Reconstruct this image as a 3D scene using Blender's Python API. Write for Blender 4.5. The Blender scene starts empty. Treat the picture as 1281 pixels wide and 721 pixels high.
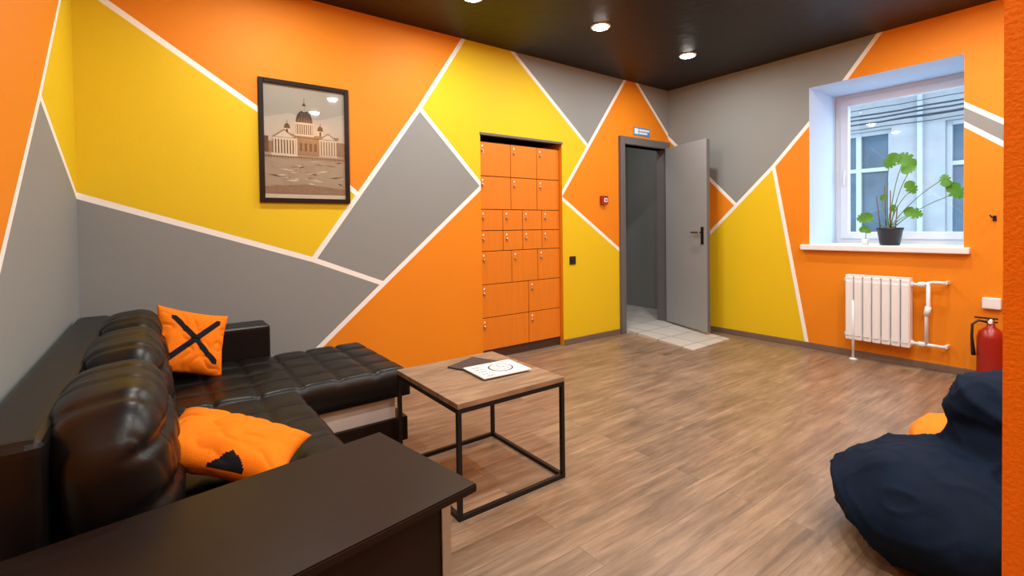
import bpy, bmesh, math, random
from mathutils import Vector, Matrix, noise
random.seed(7)
XL, XR, YB, ZC = -0.338, 4.84, 3.474, 2.718
Y0 = -1.7   # rear of the space
scene = bpy.context.scene
COL = scene.collection

# ------------------------------------------------------------------ materials
def srgb(r, g, b):
    f = lambda c: (c/255/12.92) if c/255 <= .04045 else ((c/255+.055)/1.055)**2.4
    return (f(r), f(g), f(b), 1)

def mat(name, col, rough=.5, metal=0, var=.06, vscale=6, bump=0, bscale=60, coat=0, spec=.5, sheen=0, bdist=.01, stretch=None):
    m = bpy.data.materials.new(name); m.use_nodes = True
    nt = m.node_tree; b = nt.nodes['Principled BSDF']
    b.inputs['Roughness'].default_value = rough
    b.inputs['Metallic'].default_value = metal
    b.inputs['Specular IOR Level'].default_value = spec
    b.inputs['Coat Weight'].default_value = coat
    b.inputs['Sheen Weight'].default_value = sheen
    tc = nt.nodes.new('ShaderNodeTexCoord')
    n = nt.nodes.new('ShaderNodeTexNoise'); n.inputs['Scale'].default_value = vscale; n.inputs['Detail'].default_value = 4
    if stretch:
        mp = nt.nodes.new('ShaderNodeMapping'); mp.inputs['Scale'].default_value = stretch
        nt.links.new(tc.outputs['Object'], mp.inputs['Vector']); nt.links.new(mp.outputs[0], n.inputs['Vector'])
    else:
        nt.links.new(tc.outputs['Object'], n.inputs['Vector'])
    mx = nt.nodes.new('ShaderNodeMix'); mx.data_type = 'RGBA'
    mx.inputs[6].default_value = tuple(c*(1-var) for c in col[:3])+(1,)
    mx.inputs[7].default_value = tuple(min(1, c*(1+var)) for c in col[:3])+(1,)
    nt.links.new(n.outputs['Fac'], mx.inputs[0]); nt.links.new(mx.outputs[2], b.inputs['Base Color'])
    if bump:
        n2 = nt.nodes.new('ShaderNodeTexNoise'); n2.inputs['Scale'].default_value = bscale; n2.inputs['Detail'].default_value = 3
        nt.links.new(tc.outputs['Object'], n2.inputs['Vector'])
        bp = nt.nodes.new('ShaderNodeBump'); bp.inputs['Strength'].default_value = bump; bp.inputs['Distance'].default_value = bdist
        nt.links.new(n2.outputs['Fac'], bp.inputs['Height']); nt.links.new(bp.outputs['Normal'], b.inputs['Normal'])
    return m

def emis(name, col, s):
    m = bpy.data.materials.new(name); m.use_nodes = True
    b = m.node_tree.nodes['Principled BSDF']
    b.inputs['Base Color'].default_value = col
    b.inputs['Emission Color'].default_value = col; b.inputs['Emission Strength'].default_value = s
    return m

M = {}
M['orange'] = mat('paint_orange', (.74, .235, .006, 1), .6, bump=.2, bscale=220, var=.03, vscale=2, spec=.3, bdist=.004)
M['yellow'] = mat('paint_yellow', (.72, .515, .008, 1), .6, bump=.2, bscale=220, var=.03, vscale=2, spec=.3, bdist=.004)
M['grey'] = mat('paint_grey', (.245, .265, .263, 1), .6, bump=.2, bscale=220, var=.04, vscale=2, spec=.3, bdist=.004)
M['tape'] = mat('paint_white_line', (.86, .87, .84, 1), .6, var=.03)
M['ceil'] = mat('ceiling_black', (.012, .009, .008, 1), .45, bump=.3, bscale=12, var=.2, spec=.35)
M['base'] = mat('baseboard_laminate', (.16, .11, .08, 1), .45, var=.15, vscale=8)
M['white'] = mat('white_plastic', (.78, .82, .86, 1), .35, var=.02)
M['plaster'] = mat('plaster_daylight_tint', (.60, .75, .92, 1), .6, var=.02, bump=.1)  # white plaster with the cool daylight tint put into its base colour
M['leather'] = mat('black_leather', (.0038, .0036, .0038, 1), .36, var=.25, bump=.12, bscale=160, spec=.3, bdist=.002)
M['blackwood'] = mat('black_wood', (.012, .007, .005, 1), .36, var=.4, vscale=3, stretch=(2, 22, 2), spec=.2, bump=.05, bscale=90, bdist=.002)
M['blackmetal'] = mat('black_metal', (.008, .008, .009, 1), .45, var=.1, spec=.3)
M['blackplastic'] = mat('black_plastic', (.010, .010, .011, 1), .4, var=.1)
M['chrome'] = mat('brushed_steel', (.6, .6, .6, 1), .3, metal=1, var=.05)
M['greypanel'] = mat('grey_panel', (.50, .46, .43, 1), .4, var=.05)
M['door'] = mat('door_grey', (.29, .31, .325, 1), .42, var=.03, bump=.05, bscale=30, spec=.35)
M['doorframe'] = mat('door_casing_grey', (.12, .12, .125, 1), .4, var=.05, spec=.35)
M['locker'] = mat('locker_orange', (.68, .200, .010, 1), .5, var=.10, vscale=3, stretch=(14, 14, 1.2), spec=.35)
M['lockdark'] = mat('locker_gap', (.05, .02, .01, 1), .8, var=.1)
M['pillow'] = mat('orange_fabric', (.80, .19, .005, 1), .9, var=.08, bump=.3, bscale=300, spec=.2, bdist=.003)
M['blackfab'] = mat('black_fabric', (.010, .011, .014, 1), .95, var=.1, spec=.15)
M['navy'] = mat('navy_fabric', (.0020, .0085, .024, 1), .8, var=.3, vscale=14, bump=.3, bscale=260, spec=.12, bdist=.003)
M['orfab'] = mat('beanbag_orange', (.82, .22, .015, 1), .85, var=.1, bump=.3, bscale=260, spec=.2, bdist=.003)
M['red'] = mat('red_enamel', (.30, .010, .007, 1), .3, var=.05, coat=.3)
M['leaf'] = mat('leaf_green', (.09, .30, .035, 1), .4, var=.3, vscale=12)
M['stem'] = mat('stem_green', (.12, .22, .05, 1), .5, var=.2)
M['soil'] = mat('soil', (.03, .018, .01, 1), .95, var=.4, vscale=60, bump=.8)
M['stick'] = mat('bamboo_stick', (.16, .09, .05, 1), .7, var=.2)
M['blue'] = mat('sign_blue', (.04, .30, .70, 1), .4)
M['paper'] = mat('paper', (.80, .79, .76, 1), .6, var=.02)
M['ink'] = mat('printed_ink', (.05, .05, .05, 1), .6)
M['darkbook'] = mat('dark_cover', (.035, .033, .034, 1), .5, var=.2)
M['facade'] = mat('facade_render', (.34, .35, .355, 1), .85, var=.22, vscale=4, spec=.1)
M['facglass'] = mat('facade_window_glass', (.085, .13, .17, 1), .6, var=.5, vscale=3, spec=.2)
M['facframe'] = mat('facade_window_frame', (.42, .45, .48, 1), .6, var=.05, spec=.1)
M['snow'] = mat('outside_ground', (.5, .53, .56, 1), .9)
M['wire'] = mat('wire', (.035, .04, .05, 1), .7)
M['lamp'] = emis('lamp_glow', (1, .95, .86, 1), 40)

def wood_floor():
    m = bpy.data.materials.new('laminate_floor'); m.use_nodes = True
    nt = m.node_tree; b = nt.nodes['Principled BSDF']; N = nt.nodes.new; L = nt.links.new
    tc = N('ShaderNodeTexCoord')
    br = N('ShaderNodeTexBrick'); br.offset = .37; br.offset_frequency = 2
    br.inputs['Scale'].default_value = 1; br.inputs['Brick Width'].default_value = 1.2; br.inputs['Row Height'].default_value = .125
    br.inputs['Mortar Size'].default_value = .0012; br.inputs['Mortar Smooth'].default_value = .2
    br.inputs['Color1'].default_value = (0, 0, 0, 1); br.inputs['Color2'].default_value = (1, 1, 1, 1); br.inputs['Mortar'].default_value = (.5, .5, .5, 1)
    L(tc.outputs['Object'], br.inputs['Vector'])
    sc = N('ShaderNodeVectorMath'); sc.operation = 'SCALE'; sc.inputs['Scale'].default_value = 7.0
    L(br.outputs['Color'], sc.inputs[0])
    sep = N('ShaderNodeVectorMath'); sep.operation = 'ADD'
    L(tc.outputs['Object'], sep.inputs[0]); L(sc.outputs[0], sep.inputs[1])
    mp = N('ShaderNodeMapping'); mp.inputs['Scale'].default_value = (1.5, 17, 1)
    L(sep.outputs[0], mp.inputs['Vector'])
    n1 = N('ShaderNodeTexNoise'); n1.inputs['Scale'].default_value = 1.7; n1.inputs['Detail'].default_value = 8; n1.inputs['Roughness'].default_value = .7; n1.inputs['Distortion'].default_value = .3
    L(mp.outputs[0], n1.inputs['Vector'])
    mp2 = N('ShaderNodeMapping'); mp2.inputs['Scale'].default_value = (1.2, 3.0, 1)
    L(sep.outputs[0], mp2.inputs['Vector'])
    n2 = N('ShaderNodeTexNoise'); n2.inputs['Scale'].default_value = 2.6; n2.inputs['Detail'].default_value = 4
    L(mp2.outputs[0], n2.inputs['Vector'])
    cr = N('ShaderNodeValToRGB'); e = cr.color_ramp.elements
    e[0].position = .28; e[0].color = (.125, .080, .049, 1)
    e[1].position = .75; e[1].color = (.34, .250, .165, 1)
    k = e.new(.5); k.color = (.225, .153, .097, 1)
    L(n1.outputs['Fac'], cr.inputs['Fac'])
    mul = N('ShaderNodeMix'); mul.data_type = 'RGBA'; mul.blend_type = 'MULTIPLY'; mul.inputs[0].default_value = 1
    L(cr.outputs[0], mul.inputs[6])
    add = N('ShaderNodeMath'); add.operation = 'MULTIPLY_ADD'; add.inputs[1].default_value = 1.1; add.inputs[2].default_value = .38
    L(n2.outputs['Fac'], add.inputs[0])
    pl = N('ShaderNodeMath'); pl.operation = 'MULTIPLY_ADD'; pl.inputs[1].default_value = .16
    L(br.outputs['Color'], pl.inputs[0]); L(add.outputs[0], pl.inputs[2])
    L(pl.outputs[0], mul.inputs[7])
    mm = N('ShaderNodeMix'); mm.data_type = 'RGBA'; mm.inputs[7].default_value = (.06, .038, .025, 1)
    f = N('ShaderNodeMath'); f.operation = 'MULTIPLY'; f.inputs[1].default_value = .6
    L(br.outputs['Fac'], f.inputs[0]); L(f.outputs[0], mm.inputs[0]); L(mul.outputs[2], mm.inputs[6])
    L(mm.outputs[2], b.inputs['Base Color'])
    b.inputs['Roughness'].default_value = .34; b.inputs['Specular IOR Level'].default_value = .5
    bp = N('ShaderNodeBump'); bp.inputs['Strength'].default_value = .1; bp.inputs['Distance'].default_value = .003
    L(n1.outputs['Fac'], bp.inputs['Height']); L(bp.outputs[0], b.inputs['Normal'])
    return m
M['floor'] = wood_floor()

def table_wood():
    m = bpy.data.materials.new('oak_top'); m.use_nodes = True
    nt = m.node_tree; b = nt.nodes['Principled BSDF']; N = nt.nodes.new; L = nt.links.new
    tc = N('ShaderNodeTexCoord'); mp = N('ShaderNodeMapping'); mp.inputs['Scale'].default_value = (3, 22, 3)
    L(tc.outputs['Object'], mp.inputs['Vector'])
    n = N('ShaderNodeTexNoise'); n.inputs['Scale'].default_value = 1.5; n.inputs['Detail'].default_value = 6; n.inputs['Distortion'].default_value = .8
    L(mp.outputs[0], n.inputs['Vector'])
    cr = N('ShaderNodeValToRGB'); e = cr.color_ramp.elements
    e[0].position = .3; e[0].color = (.15, .095, .055, 1); e[1].position = .72; e[1].color = (.36, .255, .16, 1)
    L(n.outputs['Fac'], cr.inputs['Fac']); L(cr.outputs[0], b.inputs['Base Color']); b.inputs['Roughness'].default_value = .4
    return m
M['oak'] = table_wood()

def tile_mat():
    m = bpy.data.materials.new('floor_tile'); m.use_nodes = True
    nt = m.node_tree; b = nt.nodes['Principled BSDF']; N = nt.nodes.new; L = nt.links.new
    tc = N('ShaderNodeTexCoord')
    br = N('ShaderNodeTexBrick'); br.offset = 0; br.inputs['Scale'].default_value = 1
    br.inputs['Brick Width'].default_value = .3; br.inputs['Row Height'].default_value = .3; br.inputs['Mortar Size'].default_value = .006
    br.inputs['Color1'].default_value = (.50, .48, .45, 1); br.inputs['Color2'].default_value = (.58, .56, .53, 1); br.inputs['Mortar'].default_value = (.25, .23, .22, 1)
    L(tc.outputs['Object'], br.inputs['Vector']); L(br.outputs['Color'], b.inputs['Base Color'])
    b.inputs['Roughness'].default_value = .35
    return m
M['tile'] = tile_mat()

def glass_mat():
    m = bpy.data.materials.new('window_glass'); m.use_nodes = True
    nt = m.node_tree; nt.nodes.clear(); N = nt.nodes.new
    o = N('ShaderNodeOutputMaterial'); mx = N('ShaderNodeMixShader'); t = N('ShaderNodeBsdfTransparent'); g = N('ShaderNodeBsdfGlossy')
    t.inputs[0].default_value = (.93, .97, 1, 1)
    g.inputs['Roughness'].default_value = .02; mx.inputs[0].default_value = .07
    nt.links.new(t.outputs[0], mx.inputs[1]); nt.links.new(g.outputs[0], mx.inputs[2]); nt.links.new(mx.outputs[0], o.inputs[0])
    return m
M['glass'] = glass_mat()

# ------------------------------------------------------------------ helpers
def empty(name, loc=(0, 0, 0)):
    e = bpy.data.objects.new(name, None); e.empty_display_size = .1; e.location = loc; COL.objects.link(e); return e

def link(ob, parent=None):
    COL.objects.link(ob)
    if parent: 
        ob.parent = parent
        ob.matrix_parent_inverse = Matrix.Translation(parent.location).inverted()
    return ob

def mesh_ob(name, verts, faces, mats, parent=None, smooth=False, idx=None):
    me = bpy.data.meshes.new(name); me.from_pydata([tuple(v) for v in verts], [], faces)
    for m in (mats if isinstance(mats, list) else [mats]): me.materials.append(m)
    if idx:
        for p, i in zip(me.polygons, idx): p.material_index = i
    if smooth:
        for p in me.polygons: p.use_smooth = True
    me.update()
    return link(bpy.data.objects.new(name, me), parent)

def bm_ob(name, bm, mats, parent=None, smooth=False):
    me = bpy.data.meshes.new(name); bmesh.ops.recalc_face_normals(bm, faces=bm.faces); bm.to_mesh(me); bm.free()
    for m in (mats if isinstance(mats, list) else [mats]): me.materials.append(m)
    if smooth:
        for p in me.polygons: p.use_smooth = True
    return link(bpy.data.objects.new(name, me), parent)

def box(name, x0, x1, y0, y1, z0, z1, m, parent=None, bev=0, rot=None, seg=2):
    """rot=(pivot xyz, angle z)"""
    bm = bmesh.new(); bmesh.ops.create_cube(bm, size=1)
    for v in bm.verts:
        v.co = Vector(((x0+x1)/2+v.co.x*(x1-x0), (y0+y1)/2+v.co.y*(y1-y0), (z0+z1)/2+v.co.z*(z1-z0)))
    if bev: bmesh.ops.bevel(bm, geom=list(bm.edges), offset=bev, segments=seg, affect='EDGES', profile=.6)
    if rot:
        bmesh.ops.rotate(bm, verts=bm.verts, cent=rot[0], matrix=Matrix.Rotation(rot[1], 3, 'Z'))
    return bm_ob(name, bm, m, parent)

def tube(name, pts, r, m, parent=None, seg=12, cap=True):
    """smooth tube through points (r may be list)"""
    pts = [Vector(p) for p in pts]; rs = r if isinstance(r, (list, tuple)) else [r]*len(pts)
    verts = []; faces = []
    prev = None
    for i, p in enumerate(pts):
        d = (pts[min(i+1, len(pts)-1)]-pts[max(i-1, 0)]).normalized()
        a = Vector((0, 0, 1)) if abs(d.z) < .9 else Vector((1, 0, 0))
        if prev is not None: a = prev
        u = (a-d*a.dot(d)).normalized(); w = d.cross(u); prev = u
        for k in range(seg):
            t = 2*math.pi*k/seg
            verts.append(p+(u*math.cos(t)+w*math.sin(t))*rs[i])
    for i in range(len(pts)-1):
        for k in range(seg):
            a = i*seg+k; b = i*seg+(k+1) % seg
            faces.append((a, b, b+seg, a+seg))
    if cap:
        faces.append(tuple(range(seg))[::-1]); faces.append(tuple(range((len(pts)-1)*seg, len(pts)*seg)))
    return mesh_ob(name, verts, faces, m, parent, smooth=True)

def lathe(name, prof, c, m, parent=None, seg=32, axis='Z'):
    verts = []; faces = []
    for r, z in prof:
        for k in range(seg):
            t = 2*math.pi*k/seg
            p = (r*math.cos(t), r*math.sin(t), z)
            if axis == 'X': p = (p[2], p[0], p[1])
            if axis == 'Y': p = (p[0], p[2], p[1])
            verts.append((c[0]+p[0], c[1]+p[1], c[2]+p[2]))
    n = len(prof)
    for i in range(n-1):
        for k in range(seg):
            a = i*seg+k; b = i*seg+(k+1) % seg
            faces.append((a, b, b+seg, a+seg))
    faces.append(tuple(range(seg))[::-1]); faces.append(tuple(range((n-1)*seg, n*seg)))
    ob = mesh_ob(name, verts, faces, m, parent, smooth=False)
    for p in ob.data.polygons:
        p.use_smooth = len(p.vertices) == 4
    return ob

def superell(name, c, h, m, parent=None, n=4, seg=18, fn=None, rot=None):
    bm = bmesh.new(); bmesh.ops.create_cube(bm, size=2)
    bmesh.ops.subdivide_edges(bm, edges=list(bm.edges), cuts=seg, use_grid_fill=True)
    for v in bm.verts:
        p = v.co.copy()
        q = Vector([math.tan(a*math.pi/4*.98)/math.tan(math.pi/4*.98) for a in p])
        L = sum(abs(a)**n for a in q)**(1/n); q /= L
        w = Vector((q.x*h[0], q.y*h[1], q.z*h[2]))
        if fn: w = fn(w, q)
        v.co = w
    if rot: bmesh.ops.transform(bm, verts=bm.verts, matrix=rot.to_4x4())
    bmesh.ops.translate(bm, verts=bm.verts, vec=c)
    return bm_ob(name, bm, m, parent, smooth=True)

# ------------------------------------------------------------------ painted walls
TW = .034
def in_poly(p, poly):
    x, y = p; c = False; n = len(poly)
    for i in range(n):
        x1, y1 = poly[i]; x2, y2 = poly[(i+1) % n]
        if (y1 > y) != (y2 > y) and x < (x2-x1)*(y-y1)/(y2-y1)+x1: c = not c
    return c

def painted_wall(name, axis, const, u0, u1, v0, v1, segs, regions, holes, facing):
    bm = bmesh.new()
    vs = [bm.verts.new((u, v, 0)) for u, v in ((u0, v0), (u1, v0), (u1, v1), (u0, v1))]
    bm.faces.new(vs)
    def cut(p, n):
        bmesh.ops.bisect_plane(bm, geom=list(bm.verts)+list(bm.edges)+list(bm.faces), dist=1e-5, plane_co=(p[0], p[1], 0), plane_no=(n[0], n[1], 0))
    S = []
    for a, b in segs:
        a = Vector(a); b = Vector(b); d = (b-a).normalized(); n = Vector((-d.y, d.x))
        S.append((a-d*TW*.4, b+d*TW*.4, d, n))
    for a, b, d, n in S:
        cut(a+n*TW/2, n); cut(a-n*TW/2, n); cut(a, d); cut(b, d)
    for h in holes:
        cut((h[0], 0), (1, 0)); cut((h[1], 0), (1, 0)); cut((0, h[2]), (0, 1)); cut((0, h[3]), (0, 1))
    cols = ['orange', 'yellow', 'grey', 'tape']
    kill = []
    for f in bm.faces:
        c = f.calc_center_median()
        if any(h[0] < c.x < h[1] and h[2] < c.y < h[3] for h in holes): kill.append(f); continue
        k = 'orange'
        for cn, poly in regions:
            if in_poly((c.x, c.y), poly): k = cn; break
        for a, b, d, n in S:
            r = Vector((c.x, c.y))-a
            if abs(r.dot(n)) < TW/2 and 0 < r.dot(d) < (b-a).length: k = 'tape'
        f.material_index = cols.index(k)
    bmesh.ops.delete(bm, geom=kill, context='FACES')
    for v in bm.verts:
        u, w = v.co.x, v.co.y
        v.co = Vector((u, const, w)) if axis == 'Y' else Vector((const, u, w))
    me = bpy.data.meshes.new(name)
    for f in bm.faces:
        f.normal_update()
        if f.normal.dot(Vector(facing)) < 0: f.normal_flip()
    bm.to_mesh(me); bm.free()
    for c in cols: me.materials.append(M[c])
    return link(bpy.data.objects.new(name, me))

def chain(*p): return [(p[i], p[i+1]) for i in range(len(p)-1)]

LK = (2.235, 3.165, 0.0, 1.955)          # locker niche
DR = (4.03, 4.785, 0.0, 2.03)            # door opening
back_segs = (chain((-.36, 2.53), (.547, 1.931), (1.185, 1.40)) + chain((2.10, 2.74), (1.679, 2.094), (.865, .948)) +
             chain((-.36, 1.36), (.865, .948), (1.362, .744)) + chain((2.235, 1.495), (1.362, .744), (.49, -.01)) +
             chain((1.679, 2.094), (2.24, 1.515)) + chain((2.585, 2.72), (3.52, 1.96)) + chain((4.10, 2.73), (3.52, 1.95), (3.13, 1.425)) +
             chain((3.14, 1.44), (4.0, .885)) + chain((4.28, 2.72), (4.85, 2.19)))
back_regs = [('yellow', [(-.34, 2.52), (.547, 1.931), (1.185, 1.40), (.865, .948), (-.34, 1.352)]),
             ('grey', [(1.679, 2.094), (2.24, 1.515), (2.24, 1.495), (1.362, .744), (.865, .948)]),
             ('grey', [(-.34, 1.352), (.865, .948), (1.362, .744), (.50, 0), (-.34, 0)]),
             ('yellow', [(2.087, 2.72), (2.585, 2.72), (3.52, 1.96), (3.13, 1.43), (2.235, 1.50), (1.679, 2.094)]),
             ('grey', [(2.585, 2.72), (4.09, 2.72), (3.52, 1.96)]),
             ('yellow', [(3.14, 1.44), (4.01, .885), (4.05, 0), (3.14, 0)]),
             ('grey', [(4.28, 2.72), (4.85, 2.19), (4.85, 2.72)])]
painted_wall('wall_back', 'Y', YB, XL, XR, 0, ZC, back_segs, back_regs, [LK, DR], (0, -1, 0))

WN = (.905, 1.96, .955, 2.39)
right_segs = (chain((1.415, 2.73), (1.69, 2.37), (2.28, 1.71), (3.49, .545)) + chain((2.28, 1.71), (1.975, -.01)) +
              chain((2.66, 1.355), (3.49, 2.19)) + chain((.92, 2.03), (.0, 1.30)) + chain((.92, 1.885), (.0, 1.10)))
right_regs = [('grey', [(3.48, 2.72), (1.42, 2.72), (1.69, 2.37), (2.28, 1.71), (2.66, 1.355), (3.48, 2.18)]),
              ('yellow', [(2.28, 1.71), (3.48, .555), (3.48, 0), (1.975, 0)]),
              ('grey', [(.92, 2.03), (0, 1.30), (0, 1.10), (.92, 1.885)])]
painted_wall('wall_right', 'X', XR, -.12, YB, 0, ZC, right_segs, right_regs, [WN], (-1, 0, 0))

left_segs = chain((3.50, 2.655), (2.51, 1.67), (1.86, 1.07), (.70, -.01)) + chain((2.51, 1.67), (3.49, 1.35))
left_regs = [('yellow', [(2.51, 1.67), (3.48, 2.635), (3.48, 1.352)]),
             ('grey', [(2.51, 1.67), (3.48, 1.352), (3.48, 0), (.71, 0), (1.86, 1.07)])]
painted_wall('wall_left', 'X', XL, Y0, YB, 0, ZC, left_segs, left_regs, [], (1, 0, 0))
# front partition behind which the room starts (camera stands in its opening)
box('wall_front', .75, XR, -.24, -.12, 0, ZC, M['orange'])
box('wall_pilaster', .75, 1.05, -.12, .108, 0, ZC, M['orange'])
box('wall_hall', 1.95, 2.05, Y0, -.24, 0, ZC, M['grey'])
box('wall_rear', XL, 2.05, Y0-.1, Y0, 0, ZC, M['orange'])

mesh_ob('floor', [(XL, Y0, 0), (XR, Y0, 0), (XR, YB+.6, 0), (XL, YB+.6, 0)], [(0, 1, 2, 3)], M['floor'])
mesh_ob('ceiling', [(XL-.1, Y0-.1, ZC), (XR, Y0-.1, ZC), (XR, YB, ZC), (XL-.1, YB, ZC)], [(3, 2, 1, 0)], M['ceil'])

box('baseboard_right', XR-.016, XR, -.12, YB-.02, 0, .055, M['base'], bev=.004)
bb = box('baseboard_back', 3.17, 3.97, YB-.016, YB, 0, .055, M['base'], bev=.004)
box('baseboard_back_left', XL, 2.225, YB-.016, YB, 0, .055, M['base'], bev=.004)

# ------------------------------------------------------------------ corridor beyond the door
cor = empty('wall_corridor')
box('side_left', 3.88, 3.98, YB+.12, 4.55, -.01, 2.6, M['grey'], cor)
box('end', 3.88, 5.5, 4.55, 4.65, -.01, 2.6, M['grey'], cor)
box('side_right', 5.4, 5.5, YB+.02, 4.55, -.01, 2.6, M['grey'], cor)
box('near_right', 4.785, 5.5, YB+.002, YB+.12, -.01, 2.6, M['grey'], cor)
box('near_left', 3.9, 4.03, YB+.01, YB+.12, -.01, 2.6, M['grey'], cor)
box('over_door', 4.03, 4.785, YB+.01, YB+.12, 2.03, 2.6, M['grey'], cor)
box('ceiling_corridor', 3.88, 5.5, YB+.12, 4.65, 2.6, 2.7, M['plaster'])
box('floor_corridor', 3.88, 5.5, YB, 4.65, .002, .03, M['tile'])
# tiled ramp coming into the room
mesh_ob('tiled_ramp', [(4.06, YB-.04, 0), (3.925, 2.57, 0), (4.60, 2.60, 0), (4.77, YB-.04, 0),
                       (4.06, YB-.04, .032), (3.925, 2.57, .010), (4.60, 2.60, .010), (4.77, YB-.04, .032)],
        [(4, 5, 6, 7), (0, 1, 5, 4), (1, 2, 6, 5), (2, 3, 7, 6), (0, 4, 7, 3), (0, 3, 2, 1)], M['tile'])
box('floor_threshold', 4.045, 4.775, YB-.04, YB, 0, .031, M['tile'])

# ------------------------------------------------------------------ door
door = empty('door_1', (4.4, YB, 0))
box('casing_left', 3.975, 4.045, YB-.035, YB+.12, 0, 2.11, M['doorframe'], door, .004)
box('casing_right', 4.775, 4.83, YB-.03, YB+.12, 0, 2.11, M['doorframe'], door, .004)
box('casing_top', 4.045, 4.775, YB-.035, YB+.12, 2.03, 2.11, M['doorframe'], door, .004)
hx, hy = 4.775, YB-.045
ex, ey = 4.575, 2.79
ang = math.atan2(ey-hy, ex-hx); Lw = math.hypot(ex-hx, ey-hy)
R = ((hx, hy, 0), ang)
box('leaf', hx, hx+Lw, hy-.04, hy, .045, 2.035, M['door'], door, .004, rot=R)
box('leaf_edge_strip', hx+Lw-.0005, hx+Lw+.002, hy-.038, hy-.002, .05, 2.03, M['doorframe'], door, rot=R)
for s in (-1, 1):
    yy = hy-.04-.006 if s < 0 else hy+.0
    box('handle_plate_%d' % (s+2), hx+Lw-.085, hx+Lw-.045, yy, yy+.006, .95, 1.13, M['blackmetal'], door, .002, rot=R)
    box('handle_stem_%d' % (s+2), hx+Lw-.073, hx+Lw-.057, (yy-.04 if s < 0 else yy+.006), (yy if s < 0 else yy+.046), 1.065, 1.081, M['blackmetal'], door, .003, rot=R)
    box('handle_lever_%d' % (s+2), hx+Lw-.18, hx+Lw-.057, (yy-.052 if s < 0 else yy+.034), (yy-.036 if s < 0 else yy+.05), 1.063, 1.083, M['chrome'], door, .004, rot=R)
for i, z in enumerate((.3, 1.75)):
    tube('hinge_%d' % i, [(hx+.002, hy+.006, z), (hx+.002, hy+.006, z+.1)], .009, M['chrome'], door)

# ------------------------------------------------------------------ lockers
lk = empty('locker_cabinet', (2.7, YB+.2, 0))
x0, x1 = LK[0], LK[1]; yf = YB+.045
box('carcass', x0+.002, x1-.002, yf+.012, YB+.45, .0, 1.90, M['locker'], lk)
box('plinth', x0+.002, x1-.002, yf+.004, yf+.012, .0, .075, M['lockdark'], lk)
box('door_gaps', x0+.003, x1-.003, yf+.009, yf+.012, .078, 1.897, M['lockdark'], lk)
rows = [(1.60, 1.895, 3), (1.31, 1.60, 3), (1.125, 1.31, 4), (.945, 1.125, 4), (.655, .945, 3), (.365, .655, 2), (.08, .365, 2)]
fr = {3: [0, .37, .70, 1], 4: [0, .27, .51, .76, 1], 2: [0, .575, 1]}
di = 0
for zb, zt, n in rows:
    for k in range(n):
        a = x0+.004+(x1-x0-.008)*fr[n][k]; b = x0+.004+(x1-x0-.008)*fr[n][k+1]
        box('locker_door_%d' % di, a+.003, b-.003, yf-.006, yf+.009, zb+.003, zt-.003, M['locker'], lk, .003)
        lathe('lock_%d' % di, [(.011, 0), (.011, -.008), (.006, -.012)], (a+.04, yf-.006, zt-.075), M['chrome'], lk, 14, axis='Y')
        box('key_%d' % di, a+.037, a+.043, yf-.022, yf-.016, zt-.10, zt-.07, M['chrome'], lk)
        lathe('number_tag_%d' % di, [(.009, 0), (.009, -.001)], (a+.04, yf-.006, zt-.035), M['paper'], lk, 12, axis='Y')
        di += 1
nich = empty('trim_locker_niche', (2.7, YB+.2, 0))
box('cheek_left', x0-.02, x0, YB+.002, YB+.47, 0, 1.975, M['orange'], nich)
box('cheek_right', x1, x1+.02, YB+.002, YB+.47, 0, 1.975, M['orange'], nich)
box('head', x0, x1, YB+.002, YB+.47, 1.955, 1.975, M['blackwood'], nich)
box('rear', x0-.02, x1+.02, YB+.47, YB+.49, 0, 1.975, M['blackwood'], nich)
tr = empty('trim_locker_head', (2.7, YB, 1.96))
box('strip', x0-.005, x1+.005, YB-.01, YB+.03, 1.945, 1.965, M['doorframe'], tr)

# ------------------------------------------------------------------ window
wd = empty('window_1', (5.2, 1.43, 1.0))
y0, y1, z0, z1 = WN; xw = XR+.60
box('reveal_left', XR+.001, xw+.1, y1, y1+.05, z0-.05, z1+.05, M['plaster'], wd)
box('reveal_right', XR+.001, xw+.1, y0-.05, y0, z0-.05, z1+.05, M['plaster'], wd)
box('reveal_top', XR+.001, xw+.1, y0-.05, y1+.05, z1, z1+.05, M['plaster'], wd)
box('reveal_bottom', XR+.001, xw+.1, y0-.05, y1+.05, z0-.05, z0, M['plaster'], wd)
box('sill_board', XR-.055, xw, y0-.04, y1+.06, z0-.045, z0+.004, M['white'], wd, .008)
def frame(nm, ya, yb, za, zb, w, xa, xb):
    box(nm+'_l', xa, xb, yb-w, yb, za, zb, M['white'], wd, .004); box(nm+'_r', xa, xb, ya, ya+w, za, zb, M['white'], wd, .004)
    box(nm+'_t', xa, xb, ya+w, yb-w, zb-w, zb, M['white'], wd, .004); box(nm+'_b', xa, xb, ya+w, yb-w, za, za+w, M['white'], wd, .004)
frame('outer_frame', y0, y1, z0, z1, .06, xw, xw+.07)
frame('sash', y0+.045, y1-.045, z0+.045, z1-.045, .065, xw-.02, xw+.045)
mesh_ob('glass', [(xw+.01, y0+.10, z0+.10), (xw+.01, y1-.10, z0+.10), (xw+.01, y1-.10, z1-.10), (xw+.01, y0+.10, z1-.10)], [(0, 1, 2, 3)], M['glass'], wd)
box('handle_base', xw-.03, xw-.02, y1-.095, y1-.068, 1.60, 1.67, M['white'], wd, .003)
box('handle_lever', xw-.05, xw-.035, y1-.09, y1-.073, 1.52, 1.65, M['white'], wd, .005)
box('handle_neck', xw-.04, xw-.03, y1-.087, y1-.076, 1.63, 1.645, M['white'], wd)

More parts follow.
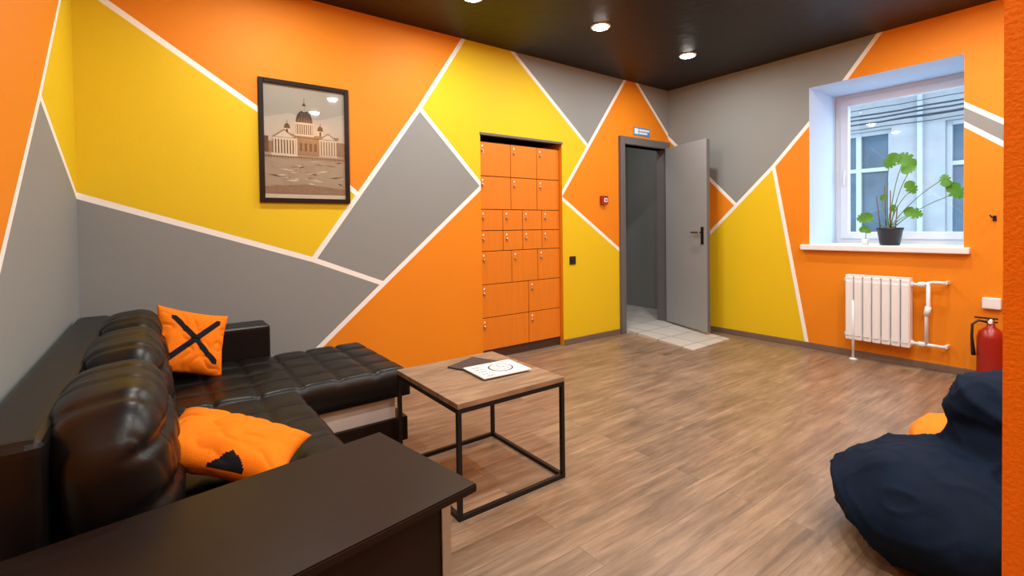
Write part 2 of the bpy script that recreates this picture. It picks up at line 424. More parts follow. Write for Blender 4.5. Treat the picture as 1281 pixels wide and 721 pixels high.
# exterior facade opposite
fc = empty('facade_across_street', (9.1, 2, 0))
XF = 9.0
wins = [(2.50, 3.40, .7, 2.58), (.85, 1.88, .7, 2.58), (4.3, 5.2, .7, 2.58)]
def fac_wall():
    bm = bmesh.new()
    vs = [bm.verts.new((XF, u, v)) for u, v in ((-3, -.6), (9, -.6), (9, 3.6), (-3, 3.6))]; bm.faces.new(vs)
    for h in wins:
        for c, n in (((0, h[0], 0), (0, 1, 0)), ((0, h[1], 0), (0, 1, 0)), ((0, 0, h[2]), (0, 0, 1)), ((0, 0, h[3]), (0, 0, 1))):
            bmesh.ops.bisect_plane(bm, geom=list(bm.verts)+list(bm.edges)+list(bm.faces), plane_co=c, plane_no=n)
    bmesh.ops.delete(bm, geom=[f for f in bm.faces if any(h[0] < f.calc_center_median().y < h[1] and h[2] < f.calc_center_median().z < h[3] for h in wins)], context='FACES')
    bm_ob('render_wall', bm, M['facade'], fc)
fac_wall()
for i, h in enumerate(wins):
    box('pane_%d' % i, XF+.12, XF+.14, h[0]-.05, h[1]+.05, h[2]-.05, h[3]+.05, M['facglass'], fc)
    box('jamb_l_%d' % i, XF+.001, XF+.118, h[1]+.001, h[1]+.03, h[2], h[3], M['facade'], fc); box('jamb_r_%d' % i, XF+.001, XF+.118, h[0]-.03, h[0]-.001, h[2], h[3], M['facade'], fc); box('lintel_%d' % i, XF+.001, XF+.118, h[0]-.03, h[1]+.03, h[3]+.001, h[3]+.03, M['facade'], fc)
    ym = (h[0]+h[1])/2; g = .001
    # uprights run full height, cross pieces butt between them (no coincident faces)
    for j, (a, b, c, d) in enumerate([(h[0]+g, h[0]+.06, h[2]+g, h[3]-g), (h[1]-.06, h[1]-g, h[2]+g, h[3]-g), (ym-.035, ym+.035, h[2]+g, h[3]-g)]):
        box('win_upright_%d_%d' % (i, j), XF+.075, XF+.118, a, b, c, d, M['facframe'], fc)
    for j, (a, b) in enumerate(((h[0]+.061, ym-.036), (ym+.036, h[1]-.061))):
        for l, (c, d) in enumerate(((h[2]+g, h[2]+.07), (h[3]-.06, h[3]-g), (1.95, 2.01))):
            box('win_rail_%d_%d_%d' % (i, j, l), XF+.08, XF+.117, a, b, c, d, M['facframe'], fc)
    box('outer_sill_%d' % i, XF-.08, XF-.001, h[0]-.05, h[1]+.05, h[2]-.06, h[2]-g, M['facframe'], fc)
box('roof_eave', XF-.4, XF+.3, -3, 9, 3.35, 3.45, M['greypanel'], fc)
box('gutter', XF-.06, XF-.002, 2.12, 2.18, -.6, 3.34, M['facframe'], fc)
for k in range(14):
    a = 2.66+.05*k; b = a+random.uniform(-.10, .16)
    pts = [(8.9-.07*k, -1+5.5*t/20, a+(b-a)*t/20-.05*math.sin(math.pi*t/20)+.006*math.sin(t*2.1+k)) for t in range(21)]
    tube('cable_%d' % k, pts, random.choice((.006, .009, .013)), M['wire'], fc, 6)
for yy in (-.95, 4.45): box('cable_pole_%g' % yy, 7.95, 8.97, yy-.03, yy+.03, 2.5, 3.5, M['wire'], fc)
mesh_ob('ground_outside', [(5.6, -5, -.6), (12, -5, -.6), (12, 10, -.6), (5.6, 10, -.6)], [(0, 1, 2, 3)], M['snow'])

# ------------------------------------------------------------------ radiator
rd = empty('radiator', (4.75, 1.41, .15))
ya, yb = 1.19, 1.635; n = 7; w = (yb-ya)/n
for i in range(n):
    c = ya+w*(i+.5)
    box('section_%d' % i, 4.715, 4.795, c-w*.45, c+w*.45, .165, .70, M['white'], rd, .010, seg=3)
    box('fin_%d' % i, 4.708, 4.716, c-w*.34, c+w*.34, .20, .66, M['white'], rd, .003)
for z in (.205, .665):
    tube('header_%g' % z, [(4.755, ya-.01, z), (4.755, yb+.01, z)], .022, M['white'], rd)
box('top_grille', 4.72, 4.79, ya+.004, yb-.004, .695, .715, M['white'], rd, .004)
tube('pipe_upper', [(4.755, ya, .665), (4.755, 1.13, .665), (4.755, 1.06, .69), (4.755, .99, .69)], .012, M['white'], rd)
tube('pipe_lower', [(4.755, ya, .205), (4.755, 1.10, .205), (4.755, .99, .205)], .012, M['white'], rd)
tube('pipe_riser', [(4.755, 1.09, .69), (4.755, 1.09, .48), (4.755, 1.10, .45), (4.755, 1.10, .205)], .013, M['white'], rd)
tube('valve_upper', [(4.755, 1.15, .665), (4.755, 1.11, .67)], .022, M['white'], rd)
tube('valve_lower', [(4.755, 1.15, .205), (4.755, 1.11, .205)], .02, M['white'], rd)
tube('valve_mid', [(4.755, 1.09, .50), (4.755, 1.10, .43)], .02, M['white'], rd)
box('pipe_end_upper', 4.755, XR, .98, 1.0, .68, .70, M['white'], rd); box('pipe_end_lower', 4.755, XR, .98, 1.0, .195, .215, M['white'], rd)
tube('foot_post', [(4.72, 1.575, .0), (4.72, 1.575, .5)], .010, M['white'], rd)
lathe('foot_plate', [(.03, 0), (.03, .006), (.012, .012)], (4.72, 1.575, 0), M['white'], rd, 16)
box('wall_bracket', 4.79, XR, 1.39, 1.43, .60, .64, M['white'], rd)

# ------------------------------------------------------------------ fire extinguisher
fe = empty('fire_extinguisher', (4.68, .745, 0))
FY = .735
lathe('cylinder_body', [(.055, 0), (.073, .012), (.075, .03), (.075, .33), (.066, .372), (.04, .398), (.024, .41), (.022, .43)], (4.70, FY, 0.0), M['red'], fe)
lathe('valve', [(.02, .42), (.02, .455), (.012, .465)], (4.70, FY, 0), M['chrome'], fe, 16)
box('lever_top', 4.69, 4.71, FY-.035, FY+.085, .462, .472, M['blackmetal'], fe, .003)
box('lever_low', 4.69, 4.71, FY-.035, FY+.065, .438, .448, M['blackmetal'], fe, .003)
lathe('gauge', [(.012, 0), (.012, -.01)], (4.68, FY, .445), M['paper'], fe, 14, axis='X')
tube('hose', [(4.69, FY+.015, .44), (4.68, FY+.06, .45), (4.66, FY+.09, .42), (4.66, FY+.092, .33), (4.67, FY+.085, .20)], [.008, .008, .008, .008, .014], M['blackplastic'], fe)
hk = empty('wall_hook', (4.83, .745, 1.17))
box('plate', XR-.008, XR, .73, .75, 1.15, 1.19, M['blackmetal'], hk, .002)
tube('hook', [(XR-.005, .74, 1.18), (XR-.04, .75, 1.178), (XR-.048, .758, 1.195)], .005, M['blackmetal'], hk)
box('junction_box', XR-.04, XR, .70, .80, .52, .60, M['white'], None, .008)

# ------------------------------------------------------------------ small wall things
fa = empty('fire_alarm_call_point', (3.73, YB, 1.42))
box('body', 3.685, 3.775, YB-.035, YB, 1.375, 1.465, M['red'], fa, .006)
box('window_plate', 3.715, 3.76, YB-.038, YB-.034, 1.40, 1.44, M['paper'], fa)
box('button', 3.728, 3.748, YB-.041, YB-.037, 1.41, 1.43, M['ink'], fa)
ls = empty('light_switch', (3.29, YB, .82))
box('frame', 3.25, 3.33, YB-.01, YB, .78, .86, M['blackplastic'], ls, .004); box('rocker', 3.265, 3.315, YB-.016, YB-.009, .795, .845, M['blackplastic'], ls, .003)
sg = empty('door_sign', (4.36, YB, 2.18))
box('plate', 4.22, 4.50, YB-.006, YB, 2.145, 2.235, M['blue'], sg, .002)
box('pictogram', 4.235, 4.295, YB-.008, YB-.005, 2.16, 2.22, M['paper'], sg)
box('lettering_1', 4.31, 4.485, YB-.008, YB-.005, 2.195, 2.217, M['paper'], sg); box('lettering_2', 4.31, 4.45, YB-.008, YB-.005, 2.163, 2.183, M['paper'], sg)

# ------------------------------------------------------------------ framed picture
fp = empty('framed_picture', (.83, YB, 1.74))
fx0, fx1, fz0, fz1 = .545, 1.12, 1.335, 2.14; fw = .030
sep = lambda n, r, g, b, v=.08, vs=22: mat(n, srgb(r, g, b), .4, var=v, vscale=vs, coat=.3, spec=.3)
P_sky = sep('print_sky', 178, 163, 142, .10, 6); P_gr = sep('print_ground', 158, 143, 122, .22, 14); P_lt = sep('print_light', 208, 193, 168, .14, 60)
P_md = sep('print_mid', 132, 110, 88, .3, 50); P_dk = sep('print_dark', 68, 52, 40, .4, 60); P_sk2 = sep('print_cloud', 194, 179, 157, .10, 6)
box('frame_l', fx0, fx0+fw, YB-.022, YB-.001, fz0, fz1, M['blackwood'], fp, .003); box('frame_r', fx1-fw, fx1, YB-.022, YB-.001, fz0, fz1, M['blackwood'], fp, .003)
box('frame_t', fx0+fw, fx1-fw, YB-.022, YB-.001, fz1-fw, fz1, M['blackwood'], fp, .003); box('frame_b', fx0+fw, fx1-fw, YB-.022, YB-.001, fz0, fz0+fw, M['blackwood'], fp, .003)
ax0, ax1, az0, az1 = fx0+fw, fx1-fw, fz0+fw, fz1-fw
def art():
    V = []; Fc = []; I = []
    def poly(pts, mi, lay):
        b = len(V)
        for u, v in pts: V.append((ax0+u*(ax1-ax0), YB-.008-lay*.0004, az1-v*(az1-az0)))
        Fc.append(tuple(range(b, b+len(pts)))[::-1]); I.append(mi)
    rect = lambda a, b, c, d, mi, l: poly([(a, c), (b, c), (b, d), (a, d)], mi, l)
    rnd = random.Random(3)
    rect(0, 1, 0, 1, 0, 0)
    poly([(0, .30), (.3, .24), (.65, .28), (1, .2), (1, .5), (0, .5)], 5, 1)
    rect(0, 1, .595, 1, 1, 1)
    rect(0, .16, .50, .60, 3, 2); rect(.90, 1, .47, .60, 3, 2); rect(0, .05, .46, .6, 4, 3)
    for k in range(40):     # broken ruts and patches of the square
        a = rnd.uniform(.0, .9); y = rnd.uniform(.66, .95); l = rnd.uniform(.05, .22); h = rnd.uniform(.002, .010)
        s = rnd.uniform(-.02, .02)
        poly([(a, y), (min(1, a+l*.5), y-h+s*.5), (min(1, a+l), y+s), (min(1, a+l*.6), y+h*.8+s*.6)], rnd.choice((2, 3, 2, 3, 4)), 2)
    poly([(0, .90), (.5, .87), (1, .91), (1, 1), (0, 1)], 3, 3)
    rect(0, 1, .965, 1, 2, 4)
    rect(.17, .90, .44, .61, 2, 3)          # body
    rect(.15, .92, .425, .447, 3, 4); rect(.17, .90, .447, .455, 4, 4)
    poly([(.08, .465), (.235, .385), (.39, .465)], 3, 5); poly([(.12, .46), (.235, .40), (.35, .46)], 2, 6); rect(.08, .39, .465, .482, 2, 6)
    rect(.10, .37, .482, .605, 4, 5)
    for k in range(8): rect(.105+k*.0345, .124+k*.0345, .482, .605, 2, 7)
    rect(.08, .39, .605, .63, 2, 6)
    poly([(.66, .455), (.78, .39), (.90, .455)], 3, 5); poly([(.69, .45), (.78, .403), (.87, .45)], 2, 6)
    rect(.66, .90, .47, .60, 3, 5)
    for k in range(7): rect(.665+k*.034, .682+k*.034, .47, .60, 2, 7)
    for k in range(4): rect(.42+k*.06, .45+k*.06, .50, .57, 4, 5)
    rect(.39, .66, .455, .61, 3, 4)         # shaded flank
    rect(.375, .585, .33, .43, 4, 4)          # drum
    for k in range(8): rect(.38+k*.0265, .393+k*.0265, .335, .425, 2, 5)
    rect(.36, .60, .315, .333, 2, 6); rect(.36, .60, .422, .436, 2, 6)
    dome = [(.48+.105*math.cos(t), .318-.115*math.sin(t)) for t in [math.pi*k/18 for k in range(19)]]
    poly(dome[::-1], 4, 5)
    for k in range(5):
        cx = .48+(k-2)*.036
        poly([(cx-.004, .31), (cx+.004, .31), (.48+(k-2)*.018+.002, .225), (.48+(k-2)*.018-.002, .225)], 3, 6)
    rect(.458, .502, .165, .215, 2, 6)
    for k in range(3): rect(.465+k*.013, .470+k*.013, .172, .21, 4, 7)
    poly([(.453, .167), (.48, .13), (.507, .167)], 4, 7); rect(.4775, .4825, .095, .14, 4, 7)
    for cx in (.27, .68):
        rect(cx-.035, cx+.035, .375, .43, 2, 4); rect(cx-.012, cx+.012, .385, .425, 4, 5)
        poly([(cx-.04, .378), (cx-.028, .345), (cx, .33), (cx+.028, .345), (cx+.04, .378)], 4, 5); rect(cx-.003, cx+.003, .305, .335, 4, 6)
    for k in range(30): rect(.01+k*.033, .014+k*.033, .62, .652, 4, 8)
    rect(0, 1, .628, .632, 4, 8)
    for k in range(26):     # people and carriages
        a = rnd.uniform(.02, .96); y = rnd.uniform(.655, .80); s = .5+(y-.65)*3
        rect(a, a+.006*s, y, y+.016*s, 4, 8)
    mesh_ob('print', V, Fc, [P_sky, P_gr, P_lt, P_md, P_dk, P_sk2], fp, idx=I)
art()
gm = glass_mat(); gm.name = 'picture_glass'
gm.node_tree.nodes['Mix Shader'].inputs[0].default_value = .05
box('glass', ax0, ax1, YB-.0155, YB-.0145, az0, az1, gm, fp)

# ------------------------------------------------------------------ plant on the sill
def leaf_mesh(name, c, size, yaw, pitch, parent, split=True):
    V = [(0, 0, 0)]; N = 36
    for k in range(N+1):
        t = 2*math.pi*k/N
        r = .5*(1-.35*math.cos(t))*(1+.12*math.cos(2*t))
        x = r*math.cos(t)*1.15; y = r*math.sin(t)
        if split and .6 < abs(((t+math.pi) % (2*math.pi))-math.pi) < 2.4 and k % 4 == 0: x *= .62; y *= .62
        V.append((x, y, -.35*y*y+.1*x*x))
    Fc = [(0, k, k+1) for k in range(1, N+1)]
    R3 = Matrix.Rotation(yaw, 3, 'X') @ Matrix.Rotation(pitch, 3, 'Y')
    Vw = [Vector(c)+R3 @ (Vector(v)*size) for v in V]
    return mesh_ob(name, Vw, Fc, M['leaf'], parent, smooth=True)
pp = empty('potted_monstera', (5.0, 1.39, .96))
PX, PY = 5.0, 1.40; ZS = z0+.004
lathe('pot', [(.062, 0), (.07, .01), (.088, .125), (.094, .13), (.094, .148), (.082, .148), (.08, .135)], (PX, PY, ZS), M['blackplastic'], pp)
lathe('soil', [(.078, .12), (.078, .136), (.02, .14)], (PX, PY, ZS), M['soil'], pp, 20)
for k, (dy, dx, h) in enumerate(((.03, .02, .50), (-.01, -.03, .46), (.06, -.01, .42), (-.03, .02, .33))):
    tube('stake_%d' % k, [(PX+dx, PY+dy, ZS+.1), (PX+dx*1.3, PY+dy*1.5, ZS+h)], .004, M['stick'], pp, 6)
# (dY, dZ, size, roll-about-X, tilt)
leaves = [(-.10, .72, .13, 2.6, .7), (.0, .69, .11, .6, .9), (-.15, .46, .09, -.4, 1.0), (-.36, .53, .08, 2.9, .8), (-.43, .41, .11, -.5, .8),
          (-.18, .26, .10, -1.2, .8), (.06, .40, .05, .8, .9), (.19, .23, .10, 1.4, .8), (-.15, .63, .08, -1.9, .9), (-.02, .30, .05, .4, .9)]
for k, (dy, dz, s, ro, ti) in enumerate(leaves):
    c = Vector((PX+random.uniform(-.05, .03), PY+dy, ZS+dz))
    leaf_mesh('leaf_%d' % k, c, s, ro, math.pi/2-ti*.4+.2, pp)
    b = Vector((PX+random.uniform(-.02, .02), PY+random.uniform(-.02, .02), ZS+.12))
    mid = (b+c)/2+Vector((0, .04, .06))
    pts = [b*(1-t)**2+mid*2*t*(1-t)+c*t*t for t in [i/8 for i in range(9)]]
    tube('stem_%d' % k, pts, [.004]*4+[.003]*5, M['stem'], pp, 6)
ps = empty('potted_seedling', (5.0, 1.58, .96))
lathe('cup', [(.022, 0), (.028, .05), (.025, .05), (.022, .04)], (5.0, 1.575, ZS), M['white'], ps, 18)
tube('stem', [(5.0, 1.575, ZS+.03), (5.0, 1.57, ZS+.09), (5.0, 1.58, ZS+.13)], .003, M['stem'], ps, 6)
leaf_mesh('leaf_a', (5.0, 1.60, ZS+.13), .06, 1.2, 1.4, ps, False); leaf_mesh('leaf_b', (5.0, 1.55, ZS+.12), .05, -1.2, 1.4, ps, False)

# ------------------------------------------------------------------ sofa
sf = empty('sectional_sofa', (.3, 2.3, 0))
SX0, SX1 = -.325, .52; SY0, SY1 = 1.40, 3.12; CX = 1.06; CY0 = 2.36
def tufted(name, x0, x1, y0, y1, zb, zt, cu, cv, amp, m):
    nx = int((x1-x0)/.0125); ny = int((y1-y0)/.0125); V = []; Fc = []
    rr = .045
    for j in range(ny+1):
        for i in range(nx+1):
            u = i/nx; v = j/ny; x = x0+(x1-x0)*u; y = y0+(y1-y0)*v
            fu = (u*cu) % 1; fv = (v*cv) % 1
            h = amp*((1-abs(2*fu-1)**5.0)*(1-abs(2*fv-1)**5.0))**.7
            e = min(x-x0, x1-x, y-y0, y1-y)
            drop = 0
            if e < rr: drop = rr-math.sqrt(max(0, rr*rr-(rr-e)**2))
            z = zt-amp+h-drop+.004*noise.noise(Vector((x*7, y*7, 0)))+.0015*noise.noise(Vector((x*26, y*26, 3)))
            V.append((x, y, z))
    W = nx+1
    for j in range(ny):
        for i in range(nx): Fc.append((j*W+i, j*W+i+1, (j+1)*W+i+1, (j+1)*W+i))
    ring = [i for i in range(W)]+[j*W+nx for j in range(1, ny+1)]+[ny*W+i for i in range(nx-1, -1, -1)]+[j*W for j in range(ny-1, 0, -1)]
    b = len(V)
    for r in ring: V.append((V[r][0], V[r][1], zb))
    n = len(ring)
    for k in range(n): Fc.append((ring[k], b+k, b+(k+1) % n, ring[(k+1) % n]))
    Fc.append(tuple(range(b, b+n))[::-1])
    return mesh_ob(name, V, Fc, m, sf, smooth=True)
tufted('seat_cushion', .0, SX1, SY0, CY0, .28, .43, 3, 5, .014, M['leather'])
tufted('chaise_cushion', .0, CX, CY0+.004, SY1, .28, .43, 6, 4, .014, M['leather'])
box('seat_base', SX0+.08, SX1-.03, SY0, CY0+.06, .05, .285, M['leather'], sf, .01)
box('chaise_drawer_front', SX1-.03, CX-.07, CY0+.035, SY1-.05, .12, .285, M['greypanel'], sf, .005)
box('chaise_plinth', SX1-.08, CX-.01, CY0+.015, SY1-.02, .04, .165, M['blackwood'], sf, .006)
for k, (x, y) in enumerate(((SX1-.08, SY0+.05), (CX-.06, CY0+.06), (CX-.06, SY1-.07), (-.2, SY0+.05), (-.2, SY1-.1), (.45, SY1-.1))):
    tube('foot_%d' % k, [(x, y, 0), (x, y, .06)], .02, M['blackplastic'], sf)
box('backrest_frame', SX0, -.19, 1.345, 3.20, .05, .735, M['leather'], sf, .03, seg=4)
box('armrest_end', .16, .53, SY1+.0, SY1+.22, .05, .60, M['leather'], sf, .02, seg=3)
box('corner_back', SX0+.02, .17, SY1-.02, SY1+.20, .05, .62, M['leather'], sf, .03, seg=4)
# back cushions: rounded, divided by stitched channels, bunched folds towards both ends
def cushfn(seed, wr=.008):
    def fn(w, q):
        cl = lambda t: max(-1, min(1, t))
        n1 = noise.noise(Vector((w.x*4+seed, w.y*3, w.z*4)))
        n2 = 1-abs(noise.noise(Vector((w.x*3, w.y*12+seed, w.z*3))))*2
        fs = max(0, cl(q.x*2.5))
        ch = (-.013*math.exp(-((w.z-.075)/.018)**2)-.013*math.exp(-((w.z+.055)/.018)**2))*fs
        yy = (q.y*2.5) % 1
        tuft = -.005*math.exp(-((yy-.5)/.12)**2)
        k = n1*wr-.005*max(0, n2)**4+tuft
        d = 1-abs(q.y)**6*.05
        return Vector((w.x*d+k*cl(q.x*1.5)+ch, w.y, w.z*d+k*cl(q.z*1.5)))
    return fn
cys = [(1.335, 1.95), (1.955, 2.55), (2.555, 3.11)]
for k, (a, b) in enumerate(cys):
    rt = Matrix.Rotation(math.radians(-8), 3, 'Y')
    superell('back_cushion_%d' % k, (-.085, (a+b)/2, .585), (.125, (b-a)/2, .20), M['leather'], sf, n=3.4, seg=52, fn=cushfn(k*3.3), rot=rt)
superell('corner_cushion', (.12, SY1-.06, .50), (.13, .09, .13), M['leather'], sf, n=3, seg=20, fn=cushfn(11))

# pillows
def pillow(name, c, rot, s=.40, th=.075, mark=None, sy=None):
    sy = sy or s
    N = 84; V = []; Fc = []; I = []
    for side in (1, -1):
        for j in range(N+1):
            for i in range(N+1):
                u = 2*i/N-1; v = 2*j/N-1
                t = th*max(0, (1-u**4)*(1-v**4))**.55*(1-.25*(u*u+v*v)/2)
                x = u*s/2*(1-.10*(1-v*v)); y = v*sy/2*(1-.10*(1-u*u))
                rd_ = 1-abs(noise.noise(Vector((u*2.5+side, v*2.5, c[0]*9+7))))*2
                wr = .010*noise.noise(Vector((u*2+side, v*2, c[0]*9)))-.008*max(0, rd_)**4
                V.append((x, y, side*(t+wr*min(1, t/th*2))))
    W = N+1
    for s2 in (0, 1):
        o = s2*W*W
        for j in range(N):
            for i in range(N):
                q = (o+j*W+i, o+j*W+i+1, o+(j+1)*W+i+1, o+(j+1)*W+i)
                Fc.append(q if s2 == 0 else q[::-1])
                u = 2*(i+.5)/N-1; v = 2*(j+.5)/N-1
                I.append(1 if mark(u, v, s2) else 0)
    me = mesh_ob(name, [Vector(c)+rot @ Vector(p) for p in V], Fc, [M['pillow'], M['blackfab']], None, True, I)
    bm = bmesh.new(); bm.from_mesh(me.data); bmesh.ops.remove_doubles(bm, verts=bm.verts, dist=1e-4); bm.to_mesh(me.data); bm.free()
    return me
E = lambda a, b, c: (Matrix.Rotation(math.radians(c), 3, 'Z') @ Matrix.Rotation(math.radians(b), 3, 'Y') @ Matrix.Rotation(math.radians(a), 3, 'X'))
crossmark = lambda u, v, s: (abs(u-v) < .13 or abs(u+v) < .13) and max(abs(u), abs(v)) < .72
# cross is on the face turned down towards the seat; one arm wraps over the near edge
wrapmark = lambda u, v, s: (s == 1 and crossmark(u, v, s)) or (s == 0 and abs(u-.20)*1.0+abs(v+1.0)*1.15 < .25)
pillow('throw_pillow', (.125, 2.86, .605), E(66, 0, 24) @ Matrix.Rotation(math.radians(-20), 3, 'Z'), .335, .06, crossmark)
pillow('throw_pillow', (.165, 1.645, .520), E(2, 17, -27), .40, .062, wrapmark, .30)

# ------------------------------------------------------------------ side table (dark slab) in front
stb = empty('side_table', (.15, 1.1, 0))
A = Vector((.523, 1.385, 0)); B = Vector((.596, .960, 0)); d = Vector((-.9887, -.150, 0)); nrm = (A-B).normalized()
def slab(name, o, l0, l1, w0, w1, za, zb, m, bev=.004):
    bm = bmesh.new(); vs = []
    for z in (za, zb):
        for l, w in ((l0, w0), (l1, w0), (l1, w1), (l0, w1)):
            vs.append(bm.verts.new(B+d*l+nrm*w+Vector((0, 0, z))))
    for f in ((0, 1, 2, 3), (4, 5, 6, 7), (0, 1, 5, 4), (1, 2, 6, 5), (2, 3, 7, 6), (3, 0, 4, 7)): bm.faces.new([vs[i] for i in f])
    bmesh.ops.recalc_face_normals(bm, faces=bm.faces)
    bmesh.ops.bevel(bm, geom=list(bm.edges), offset=bev, segments=2, affect='EDGES')
    bm_ob(name, bm, m, stb)
slab('top', B, 0, .84, 0, .431, .530, .55, M['blackwood'], .003)
slab('front_panel', B, .085, .80, .03, .05, 0, .530, M['blackwood'], .002)
slab('edge_strip', B, .060, .085, .024, .058, 0, .530, M['chrome'], .001)
slab('inner_panel', B, .30, .32, .05, .40, 0, .530, M['blackwood'], .002)
slab('left_panel', B, .78, .80, .05, .41, 0, .530, M['blackwood'], .002)
slab('back_panel', B, .085, .80, .385, .40, .20, .530, M['blackwood'], .002)

# ------------------------------------------------------------------ coffee table
ct = empty('coffee_table', (1.2, 1.93, 0))
tx0, tx1, ty0, ty1, tz = .93, 1.49, 1.635, 2.225, .465
box('top', tx0, tx1, ty0, ty1, tz-.022, tz, M['oak'], ct, .002)
q = .018
for i, (x, y) in enumerate(((tx0, ty0), (tx1-q, ty0), (tx0, ty1-q), (tx1-q, ty1-q))):
    box('leg_%d' % i, x, x+q, y, y+q, 0, tz-.022, M['blackmetal'], ct, .001)
for z in (0.0, tz-.022-q):
    box('rail_a_%g' % z, tx0+q, tx1-q, ty0, ty0+q, z, z+q, M['blackmetal'], ct); box('rail_b_%g' % z, tx0+q, tx1-q, ty1-q, ty1, z, z+q, M['blackmetal'], ct)
    box('rail_c_%g' % z, tx0, tx0+q, ty0+q, ty1-q, z, z+q, M['blackmetal'], ct); box('rail_d_%g' % z, tx1-q, tx1, ty0+q, ty1-q, z, z+q, M['blackmetal'], ct)
bk = box('dark_folder', 1.17, 1.38, 1.93, 2.14, tz, tz+.008, M['darkbook'], None, .002, rot=((1.275, 2.03, 0), math.radians(22)))
mg = empty('magazine', (1.3, 1.9, tz))
Rm = ((1.30, 1.90, 0), math.radians(-3))
box('pages', 1.17, 1.43, 1.80, 2.00, tz+.008, tz+.014, M['paper'], mg, .001, rot=Rm)
lathe('printed_ring', [(.062, 0), (.062, .0006), (.055, .0006), (.055, 0)], (1.32, 1.90, tz+.0142), M['doorframe'], mg, 32)
lathe('ring_face', [(.053, 0), (.053, .0012)], (1.32, 1.90, tz+.0142), M['paper'], mg, 32)
for k in range(8):
    t = k*math.pi/4
    box('tick_%d' % k, 1.32+.035*math.cos(t)-.003, 1.32+.035*math.cos(t)+.003, 1.90+.035*math.sin(t)-.003, 1.90+.035*math.sin(t)+.003, tz+.015, tz+.0162, M['ink'], mg)
box('hand_1', 1.318, 1.322, 1.90, 1.93, tz+.015, tz+.0164, M['ink'], mg); box('hand_2', 1.32, 1.342, 1.898, 1.902, tz+.015, tz+.0164, M['ink'], mg)
for k in range(5): box('text_%d' % k, 1.19, 1.235, 1.82+k*.035, 1.825+k*.035, tz+.0138, tz+.0148, M['ink'], mg)

# ------------------------------------------------------------------ bean bags
def beanbag(name, blobs, m, wr, seed, floorz=0.0, vox=.012, it=8):
    bm = bmesh.new()
    for c, r, tilt in blobs:
        res = bmesh.ops.create_uvsphere(bm, u_segments=40, v_segments=24, radius=1)
        Mx = Matrix.Translation(c) @ Matrix.Rotation(tilt, 4, 'Y') @ Matrix.Diagonal((r[0], r[1], r[2], 1))
        bmesh.ops.transform(bm, matrix=Mx, verts=res['verts'])
    me = bpy.data.meshes.new('tmp'); bm.to_mesh(me); bm.free()
    ob = bpy.data.objects.new('tmp', me); COL.objects.link(ob)
    r = ob.modifiers.new('r', 'REMESH'); r.mode = 'VOXEL'; r.voxel_size = vox
    s = ob.modifiers.new('s', 'SMOOTH'); s.iterations = it; s.factor = .5
    dg = bpy.context.evaluated_depsgraph_get(); dg.update()
    me2 = bpy.data.meshes.new_from_object(ob.evaluated_get(dg))
    bpy.data.objects.remove(ob)
    me2.name = name
    nor = [v.normal.copy() for v in me2.vertices]
    for v, n in zip(me2.vertices, nor):
        p = v.co
        a = 1-abs(noise.noise(Vector((p.x*3.5+seed, p.y*3.5, p.z*6))))*2
        b = 1-abs(noise.noise(Vector((p.x*9+seed, p.y*9, p.z*12+5))))*2
        v.co = p+n*(wr*(max(0, a)**3*.9-.4)+wr*.3*max(0, b)**4)
        if v.co.z < floorz+.001: v.co.z = floorz+.001
    me2.materials.clear(); me2.materials.append(m)
    for p in me2.polygons: p.use_smooth = True
    o2 = bpy.data.objects.new(name, me2); COL.objects.link(o2); return o2
beanbag('bean_bag_chair', [((2.20, .42, .16), (.375, .375, .20), 0), ((2.14, .45, .22), (.27, .27, .145), 0),
                           ((2.38, .235, .34), (.23, .265, .24), 0), ((2.38, .235, .48), (.20, .25, .15), 0), ((2.34, .35, .50), (.13, .135, .12), 0)], M['navy'], .022, 2.0, it=10)
beanbag('bean_bag_chair', [((3.03, .48, .11), (.29, .29, .13), 0), ((3.05, .46, .18), (.2, .2, .10), 0)], M['orfab'], .014, 9.0)

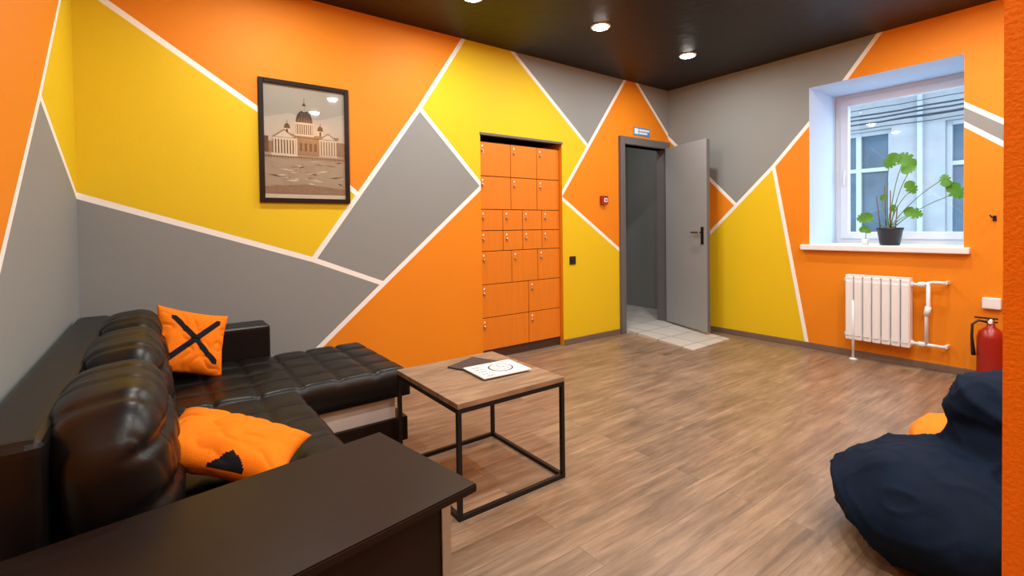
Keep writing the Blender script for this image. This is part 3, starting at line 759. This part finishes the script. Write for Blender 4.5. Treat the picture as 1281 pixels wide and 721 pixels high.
# ------------------------------------------------------------------ downlights
k = 0
spots = [(.62, 2.80), (1.76, 2.80), (2.84, 2.65), (3.98, 2.64)]+[(x, 1.0) for x in (.62, 1.73, 2.84, 3.98)]+[(.62, .1), (1.73, .2), (2.84, .1), (4.2, .1)]+[(.3, -.9), (1.4, -.9)]  # most of these are out of view, added to light the room
for xx, yy in spots:
    dl = empty('recessed_downlight', (xx, yy, ZC))
    lathe('trim_ring', [(.078, 0), (.078, -.006), (.066, -.010), (.061, -.004), (.061, 0)], (xx, yy, ZC), M['white'], dl, 28)
    lathe('lens', [(.060, -.003), (.057, -.012), (.03, -.020)], (xx, yy, ZC-.002), M['lamp'], dl, 24)
    L = bpy.data.lights.new('lamp_%d' % k, 'AREA'); L.shape = 'DISK'; L.size = .09; L.energy = 14.5; L.color = (1, .97, .92)
    lo = bpy.data.objects.new('lamp_%d' % k, L); lo.location = (xx, yy, ZC-.024); link(lo, dl); k += 1
L = bpy.data.lights.new('corridor_lamp', 'AREA'); L.shape = 'DISK'; L.size = .3; L.energy = 5; L.color = (1, .96, .9)
lo = bpy.data.objects.new('corridor_lamp', L); lo.location = (4.5, 4.0, 2.57); COL.objects.link(lo)

# ------------------------------------------------------------------ world
w = bpy.data.worlds.new('World'); scene.world = w; w.use_nodes = True
bg = w.node_tree.nodes['Background']; bg.inputs[0].default_value = (.62, .80, 1, 1); bg.inputs[1].default_value = 5.0

# ------------------------------------------------------------------ camera
f, yw, pt, rl, cy = 605.1721, math.radians(36.3618), math.radians(1.0062), math.radians(.7638), 295.4842
F = Vector((math.sin(yw)*math.cos(pt), math.cos(yw)*math.cos(pt), -math.sin(pt)))
R0 = Vector((math.cos(yw), -math.sin(yw), 0)); U0 = R0.cross(F)
Rv = R0*math.cos(rl)-U0*math.sin(rl); Uv = R0*math.sin(rl)+U0*math.cos(rl)
cd = bpy.data.cameras.new('camera'); cd.sensor_width = 36; cd.lens = f/1281*36; cd.shift_y = -(360.5-cy)/1281; cd.clip_start = .02
co = bpy.data.objects.new('camera', cd); COL.objects.link(co)
mw = Matrix((Rv, Uv, -F)).transposed().to_4x4(); mw.translation = Vector((0, 0, 1.15)); co.matrix_world = mw
scene.camera = co
scene.view_settings.view_transform = 'Standard'
